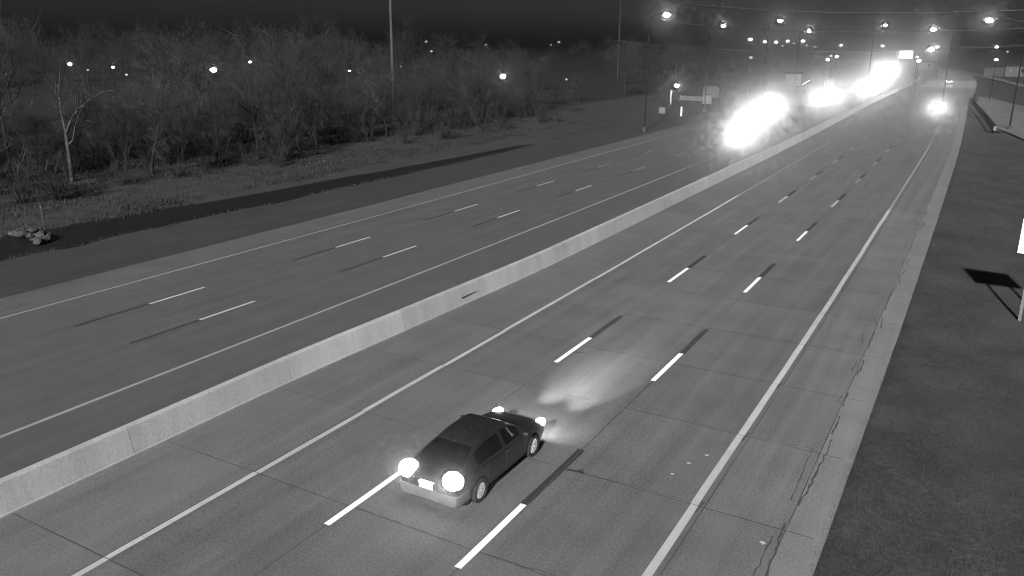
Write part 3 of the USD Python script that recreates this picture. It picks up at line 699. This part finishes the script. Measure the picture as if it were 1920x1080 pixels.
onc = [  # oncoming traffic on the far carriageway: model, lateral, distance, label
    (SEDAN, -25.6, 104, 'nearest oncoming car with blinding headlights in the lane beside the median'),
    (SUV, -29.2, 124, 'oncoming suv with blinding headlights just behind the nearest oncoming car'),
    (SEDAN, -30.6, 142, 'oncoming car amid the large glare, third vehicle of the nearest group'),
    (SUV, -32.8, 157, 'last oncoming vehicle of the nearest glaring group, in the outer lane'),
    (SEDAN, -29.0, 184, 'front one of the two oncoming vehicles glaring between the larger headlight groups'),
    (SUV, -28.7, 199, 'rear one of the two oncoming vehicles glaring between the larger headlight groups'),
    (SUV, -25.4, 222, 'oncoming suv leading the second group of headlights by the median'),
    (SEDAN, -25.6, 250, 'oncoming car right behind the leader of the second glaring group'),
    (SEDAN, -29.2, 300, 'oncoming car in the middle of the second glaring group'),
    (SUV, -29.4, 350, 'oncoming suv at the rear of the second glaring group'),
    (SEDAN, -33.5, 495, 'far oncoming car at the left end of the second glare'),
    (SEDAN, -27.0, 480, 'far oncoming car at the right end of the second glare')]
made = {}
OG = 'oncoming vehicles with headlights on'
for D, u, s, label in onc:
    nm = 'sedan_car' if D is SEDAN else 'suv_car'
    rz = 180 + math.degrees(math.atan2(-float(drift(s + 1) - drift(s - 1)) / 2, 1))
    if id(D) not in made: made[id(D)] = build_car(nm, label, D, M_body2, lane(u, s), rz, 'front', OG)
    else: dup(made[id(D)], lane(u, s), rz, label, OG).SetInstanceable(False)

# ------------------------------------------------------------------ roadside furniture
sg = thing('road_sign', 'large white road sign panel on two posts at the right edge', 'sign', (2.61, 39.6, -.06))
pan = rbox(-1.04, 1.04, -.012, .012, 2.88, 4.34, .01); obj('panel', pan, M_sign, sg)
for x in (-.51, .51):
    obj('post', [box(x - .06, x + .06, .02, .035, -.3, 4.2), box(x - .06, x + .06, .125, .14, -.3, 4.2), box(x - .008, x + .008, .035, .125, -.3, 4.2)], M_galv, sg)
for z in (3.1, 4.1): obj('brace', box(-1.0, 1.0, .012, .02, z - .03, z + .03), M_galv, sg)

# guardrail flaring away from the shoulder
gp = np.array([at_z(1866, 247, .1), at_z(1848, 222, .1), at_z(1833, 205, .1), at_z(1824, 195, .1)])
gpx = PchipInterpolator(gp[:, 1], gp[:, 0]); gy = np.linspace(gp[0, 1], gp[-1, 1] + 25, 26)
gx = np.where(gy < gp[-1, 1], gpx(np.minimum(gy, gp[-1, 1])), gp[-1, 0] + drift(gy) - drift(gp[-1, 1]))
gr = thing('guardrail', 'dark steel guardrail flaring off the right shoulder ahead of the gravel', 'guardrail')
wp = [(.0, .42), (.05, .47), (.05, .53), (0, .57), (0, .61), (.05, .65), (.05, .71), (0, .76)]
V_ = np.zeros((len(gy), 16, 3))
for j, (a, z) in enumerate(wp + [(a - .012, z) for a, z in wp[::-1]]):
    V_[:, j, 0] = gx - .10 - a; V_[:, j, 1] = gy; V_[:, j, 2] = z
obj('rail', grid_mesh(V_), M_steel, gr)
V2 = V_.copy(); V2[..., 0] += 2 * (gx + .0)[:, None] - 2 * V_[..., 0]; obj('rail', grid_mesh(V2), M_steel, gr)
for x, y in zip(gx, gy): obj('post', box(x - .06, x + .06, y - .05, y + .05, -.4, .74), M_steel, gr)
pad = grid_mesh(np.stack([np.column_stack([gx - 1.0, gy, np.full(26, .085)]), np.column_stack([gx + .7, gy, np.full(26, .085)])], 1))  # flat dark strip, wider than the rail, just above the ground
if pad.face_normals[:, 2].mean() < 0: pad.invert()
tag(obj('guardrail_pad', pad, M_tape), 'flat dark strip under the flared guardrail', 'pavement', kind='structure')
obj('end_terminal', rbox(gx[0] - .28, gx[0] + .12, gy[0] - .45, gy[0], .25, .85, .03), M_galv, gr)
e = at_z(1727, 146, 0)
g2 = thing('guardrail', 'short dark guardrail piece at the far end of the median barrier', 'guardrail', e, 20)
obj('rail', [box(-.04, .02, 0, 14, .42, .56), box(-.04, .02, 0, 14, .62, .78)], M_steel, g2)
for k in range(8): obj('post', box(-.01, .13, k * 1.9, k * 1.9 + .1, -.3, .76), M_steel, g2)

# white posts, low wall and sheds beyond the far verge, near the roadside lamp
for px, py0, py1, lab in ((1257.5, 173, 197, 'taller white post standing left below the roadside lamp'), (1277, 202, 218, 'shorter white post on the verge right below the roadside lamp')):
    b = at_z(px, py1, 0); hgt = (py1 - py0) * np.dot(b - [0, 0, CAM_H], ray(960, 540) / np.linalg.norm(ray(960, 540))) / FPX
    t = thing('white_post', lab, 'post', b); obj('post', trimesh.creation.cylinder(.16, hgt, transform=trimesh.transformations.translation_matrix((0, 0, hgt / 2))), M_post, t, smooth=40); obj('cap', trimesh.creation.icosphere(2, .18).apply_translation((0, 0, hgt)), M_post, t, smooth=True)
def facing(px): d = ray(px, 200); return math.degrees(math.atan2(-d[0], d[1]))
def px_m(p): return float(np.dot(np.asarray(p) - [0, 0, CAM_H], ray(960, 540) / np.linalg.norm(ray(960, 540)))) / FPX
def building(px0, px1, py_top, py_base, label, wall, lit=0, depth=6.0, name='low_building', cat='building', z=0.0):
    b = at_z((px0 + px1) / 2, py_base, z); k = px_m(b); w = (px1 - px0) * k; h = (py_base - py_top) * k
    t = thing(name, label, cat, b, facing((px0 + px1) / 2))
    obj('wall', box(-w / 2, w / 2, 0, depth, -.5, h * .86), wall, t)
    obj('roof', trimesh.convex.convex_hull(np.array([(x, y, q) for x in (-w / 2 - .3, w / 2 + .3) for y, q in ((-.3, h * .863), (depth + .3, h * .863), (depth / 2, h))])), M_roof, t)
    n = max(2, int(w / 3.2))
    for i in range(n if lit else 0):
        x = -w / 2 + (i + .5) * w / n; ww = min(1.1, w / n * .5)
        f = obj('window', box(x - ww / 2, x + ww / 2, -.05, -.003, h * .35, h * .66), M_trim, t); obj('pane', box(x - ww / 2 + .06, x + ww / 2 - .06, -.07, -.052, h * .35 + .06, h * .66 - .06), G_win if i < lit else M_glass, f)
    obj('door', box(w * .3, w * .3 + .9, -.06, -.003, 0, min(2.1, h * .7)), M_trim, t)
    return t
building(1318, 1345, 158, 182, 'dim low building right of the roadside lamp', M_dwall, 0)
building(1472, 1500, 136, 160, 'grey flat building above the glare of the nearest headlights', M_wall, 0)
building(1886, 1924, 122, 144, 'pale building at the right edge below the far lamps', M_wall, 1)
building(1716, 1748, 115, 131, 'pale building at the far end of the ramp road', M_wall, 1)
building(1846, 1878, 124, 143, 'dim shed left of the pale building at the right edge', M_dwall, 0)
b0, b1 = at_z(1276, 186, 0), at_z(1328, 189, 0); d = b1 - b0; L = np.linalg.norm(d)
lwl = thing('low_wall', 'long low pale wall right of the taller white post', 'wall', b0, math.degrees(math.atan2(d[1], d[0])))
for k in range(6): obj('panel', rbox(k * L / 6 + .02, (k + 1) * L / 6 - .02, -.1, .1, -.2, .75, .02), M_wall, lwl)
for k in range(7): obj('pier', rbox(k * L / 6 - .14, k * L / 6 + .14, -.16, .16, -.2, .9, .02), M_wall, lwl)
bb = at_z(1241, 212, 0); bx = thing('utility_box', 'small pale utility box on the verge left of the shorter white post', 'cabinet', bb, 20)
obj('cabinet', rbox(-.55, .55, -.35, .35, -.1, .95, .03), M_dwall, bx); obj('lid', rbox(-.6, .6, -.4, .4, .952, 1.02, .02), M_galv, bx); obj('door', box(-.45, .45, -.365, -.352, .05, .85), M_galv, bx)
bb = at_z(1325, 194, 0); bx = thing('utility_box', 'large dim utility box at the right end of the low wall', 'cabinet', bb, 20)
obj('cabinet', rbox(-.9, .9, -.5, .5, -.1, 1.6, .04), M_dwall, bx); obj('lid', rbox(-.95, .95, -.55, .55, 1.602, 1.68, .02), M_galv, bx); obj('door', box(-.8, .8, -.515, -.503, .1, 1.5), M_galv, bx)
q = at_z(1510, 168, 0); k = px_m(q)
ss_ = thing('slanted_sign', 'thin bright sign edge leaning between the two nearest glares', 'sign', q, facing(1510))
bar_ = box(-.12, .12, -.05, .05, -1.0, 1.0); bar_.apply_transform(trimesh.transformations.rotation_matrix(math.radians(55), (0, 1, 0))); bar_.apply_translation((0, 0, 13 * k)); obj('panel', bar_, M_sign, ss_)
obj('post', box(-.05, .05, .055, .15, -.3, 13 * k + .4), M_galv, ss_)

# tall mast and power lines
def mast(px, depth, ztop, r0, r1, label, name='tall_mast', cat='mast', mat=M_wood):
    b = at_y(px, 300, depth); t = thing(name, label, cat, (b[0], b[1], .3))
    obj('pole', tube([(0, 0, -1), (0, 0, ztop * .33), (0, 0, ztop * .66), (0, 0, ztop)], [r0, r0 * .7 + r1 * .3, r0 * .35 + r1 * .65, r1], 10), mat, t, smooth=40)
    obj('foot', tube([(0, 0, -1), (0, 0, .4)], r0 * 1.4, 10), M_conc, t); obj('cap', trimesh.creation.icosphere(1, r1 * 1.15).apply_translation((0, 0, ztop)), M_galv, t)
    return b
mast(742, 92, 19.5, .24, .17, 'tall thin grey mast rising above the wood into the sky', mat=M_barkp)
YC, OBL = 165.0, 0.75
def at_obl(px, py):
    d = ray(px, py); return np.array([0, 0, CAM_H]) + d * (YC - OBL * 10) / (d[1] + OBL * d[0])
Lx, Rx = -98.0, 34.0
def upole(x, label):
    t = thing('utility_pole', label, 'pole', (x, YC - OBL * (x + 10), 0))
    obj('pole', tube([(0, 0, -1), (0, 0, 12), (0, 0, 24)], [.24, .2, .15], 8), M_wood, t, smooth=40)
    for z in (22.6, 16.0, 11.5): obj('crossarm', box(-.09, .09, -.9, .9, z - .1, z + .1), M_wood, t)
    for z in (22.6, 16.0, 11.5): obj('insulator', trimesh.creation.cylinder(.09, .4, transform=trimesh.transformations.translation_matrix((0, 0, z + .3))), M_galv, t)
upole(Lx, 'dark utility pole carrying the power lines, hidden among trees left of the highway')
for pix, lab in (([(1290, 89.5), (1560, 96), (1750, 94.5), (1918, 84)], 'lowest of the three power lines sagging across the highway'),
                 ([(1440, 55.5), (1560, 60), (1730, 59.5), (1918, 52)], 'middle of the three power lines sagging across the highway'),
                 ([(1600, 22.5), (1700, 25), (1800, 23.5), (1918, 17)], 'topmost of the three power lines sagging across the highway')):
    p = np.array([at_obl(*q) for q in pix]); co = np.polyfit(p[:, 0], p[:, 2], 2)
    co[0] = np.clip(co[0], .0006, .0009); co[1] = np.polyfit(p[:, 0], p[:, 2] - co[0] * p[:, 0] ** 2, 1)[0]
    xs = np.linspace(Lx, Rx, 60); off = np.mean(p[:, 2] - np.polyval(co, p[:, 0])); zs = np.polyval(co, xs) + off
    t = thing('power_line', lab, 'cable'); obj('wire', tube(np.column_stack([xs, YC - OBL * (xs + 10), zs]), .03, 5), M_cable, t, smooth=True)

# ------------------------------------------------------------------ lamps
def highway_lamp(px, py, depth, label, arm, size=.34, mat=None, base_z=0.0):
    """Tall highway lamp; (px, py) sets where its luminaire hangs at that distance along the road."""
    p = at_y(px, py, depth); t = thing('highway_lamp', label, 'street lamp', (p[0] + arm, p[1], base_z), 0, 'highway lamps')
    h = p[2] - base_z
    obj('pole', tube([(0, 0, -.3), (0, 0, h * .5), (0, 0, h - .4)], [.11, .09, .06], 8), M_pole, t, smooth=40)
    sgn = -np.sign(arm); A = abs(arm)
    obj('arm', tube([(0, 0, h - .5), (sgn * A * .4, 0, h + .05), (sgn * (A - .2), 0, h + .22)], [.07, .06, .05], 6), M_pole, t)
    hd = obj('lamp_head', rbox(sgn * A - .5, sgn * A + .5, -.22, .22, h + .06, h + .30, .05), M_galv, t)
    l = trimesh.creation.icosphere(1, 1.0); l.apply_scale((size * 1.1, size * .9, size * .8)); l.apply_translation((sgn * A, 0, h - .04)); obj('lens', l, mat or G_street, hd, smooth=True)
    obj('base', tube([(0, 0, -.2), (0, 0, .5)], .28, 10), M_conc, t)
highway_lamp(1250, 27, 105, 'tall highway lamp nearest on the far verge, big glare highest at centre right', -2.2, .40)
highway_lamp(1356, 48, 143, 'tall highway lamp second along the far verge, faint pole under it', -2.2, .30)
highway_lamp(1463, 39, 176, 'bright highway lamp third from the left of the tall row', -2.2, .42)
highway_lamp(1517, 58, 232, 'highway lamp just above the middle power line over the lone oncoming car', -2.2, .44)
highway_lamp(1660, 47, 215, 'highway lamp standing alone above the second group of headlights', -2.2, .36)
highway_lamp(1750, 55, 192, 'highway lamp touching the middle power line above the far bend', 3.6, .48)
highway_lamp(1855, 37, 135, 'big bright highway lamp at upper right above the guardrail', 4.6, .42)
highway_lamp(1746, 93, 340, 'wide highway lamp on the lowest power line above the far bend', 3.0, .9)
highway_lamp(1269, 160, 150, 'short roadside lamp above the white posts beyond the far verge', -1.2, .40)

def far_lamp(px, py, size, label, bright=2, depth=None):
    d = ray(px, py); yh = 75 + px * .005
    h = 8.0 if py > yh + 4 else None
    if depth is None: depth = np.clip((CAM_H - 8.0) * FPX / max(py - yh, .1), 170, 620) if h else 520.0
    fwd = ray(960, 540); n = np.dot(d, fwd) / np.linalg.norm(fwd); p = np.array([0, 0, CAM_H]) + d * depth / n
    r = min(1.5, max(.12, size / 2 * depth / FPX * .8))
    t = thing('far_lamp', label, 'lamp', (p[0], p[1], 0), facing(px), 'far lamps in the dark')
    zz = p[2]
    obj('pole', tube([(0, 0, -.3), (0, 0, zz - r * .5)], [.12, .07], 6), M_pole, t)
    hd = obj('lamp_head', rbox(-r * 1.1, r * 1.1, .05, r * 1.6, zz + r * .55, zz + r * .85, r * .1), M_pole, t)
    l = trimesh.creation.icosphere(1, r); l.apply_scale((1.1, .7, .8)); l.apply_translation((0, 0, zz)); obj('lens', l, (G_dim, G_far, G_farb)[bright], hd, smooth=True)
FL = [(131, 120, 9, 'leftmost bright lamp over the wood, above the pale forked tree', 1), (165, 131, 5, 'dim lamp just right of the leftmost bright lamp', 0), (212, 126, 7, 'third lamp from the left over the wood, small and clear', 1),
      (237, 140, 6, 'dim low lamp, fourth from the left over the wood', 0), (84, 202, 4, 'very dim lamp low inside the wood above the slender pale stem', 0), (400, 131, 15, 'brightest round lamp shining through the left wood', 2), (469, 116, 8, 'small clear lamp right of the brightest lamp in the wood', 1),
      (655, 133, 6, 'small lamp alone left of the tall thin mast', 1), (752, 125, 5, 'dim lamp close right of the tall thin mast', 0), (799, 78, 6, 'upper of the two dim lamps right of the mast', 0), (809, 96, 6, 'lower of the two dim lamps right of the mast', 0),
      (911, 84, 5, 'tiny dim lamp high above the round bright lamp at picture centre', 0), (943, 143, 13, 'round bright lamp at picture centre above the dark trees', 2), (1048, 79, 6, 'right one of a dim pair of lamps left of the tallest lamp', 0), (1033, 84, 4, 'left one of a dim pair of lamps left of the tallest lamp', 0), (1062, 149, 5, 'dim small lamp between the picture centre lamp and the roadside lamp', 0),
      (1407, 74, 9, 'first clear lamp of the small far cluster, below the second tall lamp', 1), (1434, 78, 7, 'second lamp of the small far cluster from the left', 1), (1455, 79, 8, 'third lamp of the small far cluster, under the bright third tall lamp', 1), (1467, 86, 6, 'lower dim lamp in the middle of the small far cluster', 0), (1477, 77, 7, 'upper lamp right of the lower dim one in the far cluster', 1),
      (1488, 81, 5, 'fainter lamp between two clear ones of the far cluster', 0), (1506, 77, 8, 'last clear lamp of the small far cluster', 1), (1513, 85, 5, 'dim lamp below the last clear lamp of the far cluster', 0), (1528, 88, 6, 'dim lamp right end of the far cluster just above the lowest power line', 0), (1408, 108, 7, 'lone lamp below the lowest power line under the far cluster', 0),
      (1552, 112, 8, 'lower left lamp of three above the lone oncoming car', 1), (1558, 105, 6, 'upper dim lamp of three above the lone oncoming car', 0), (1569, 106, 7, 'right lamp of three above the lone oncoming car', 1), (1577, 85, 6, 'single small lamp above the three over the lone oncoming car', 1), (1655, 86, 6, 'small lamp above the second group of headlights', 1),
      (1757, 88, 8, 'small lamp joined to the wide lamp on the lowest power line', 1), (1869, 88, 8, 'upper of two small lamps at right below the big bright lamp', 1), (1868, 112, 8, 'lower of two small lamps at right above the dim shed', 1), (1889, 97, 5, 'dim slanted lamp right of the two small lamps at right', 0), (1720, 107, 6, 'small lamp above the pale building at the ramp end', 1), (1723, 114, 9, 'bright lamp just left of the pale building at the ramp end', 1)]
for a in FL: far_lamp(a[0], a[1], a[2], a[3], a[4])

# lit panel far down the road above the second glare
q = at_z(1695, 128, 0); k = px_m(q)
bs = thing('lit_billboard', 'bright square lit billboard above the second group of headlights', 'billboard', q, facing(1695))
obj('face', box(-12 * k, 12 * k, -.1, .1, 17 * k, 32 * k), G_signlit, bs); obj('frame', [box(-13 * k, 13 * k, .11, .4, 16.3 * k, 32.7 * k)], M_steel, bs)
for x in (-8, 8): obj('post', box(x * k - .2, x * k + .2, .41, .8, -.3, 31 * k), M_steel, bs)
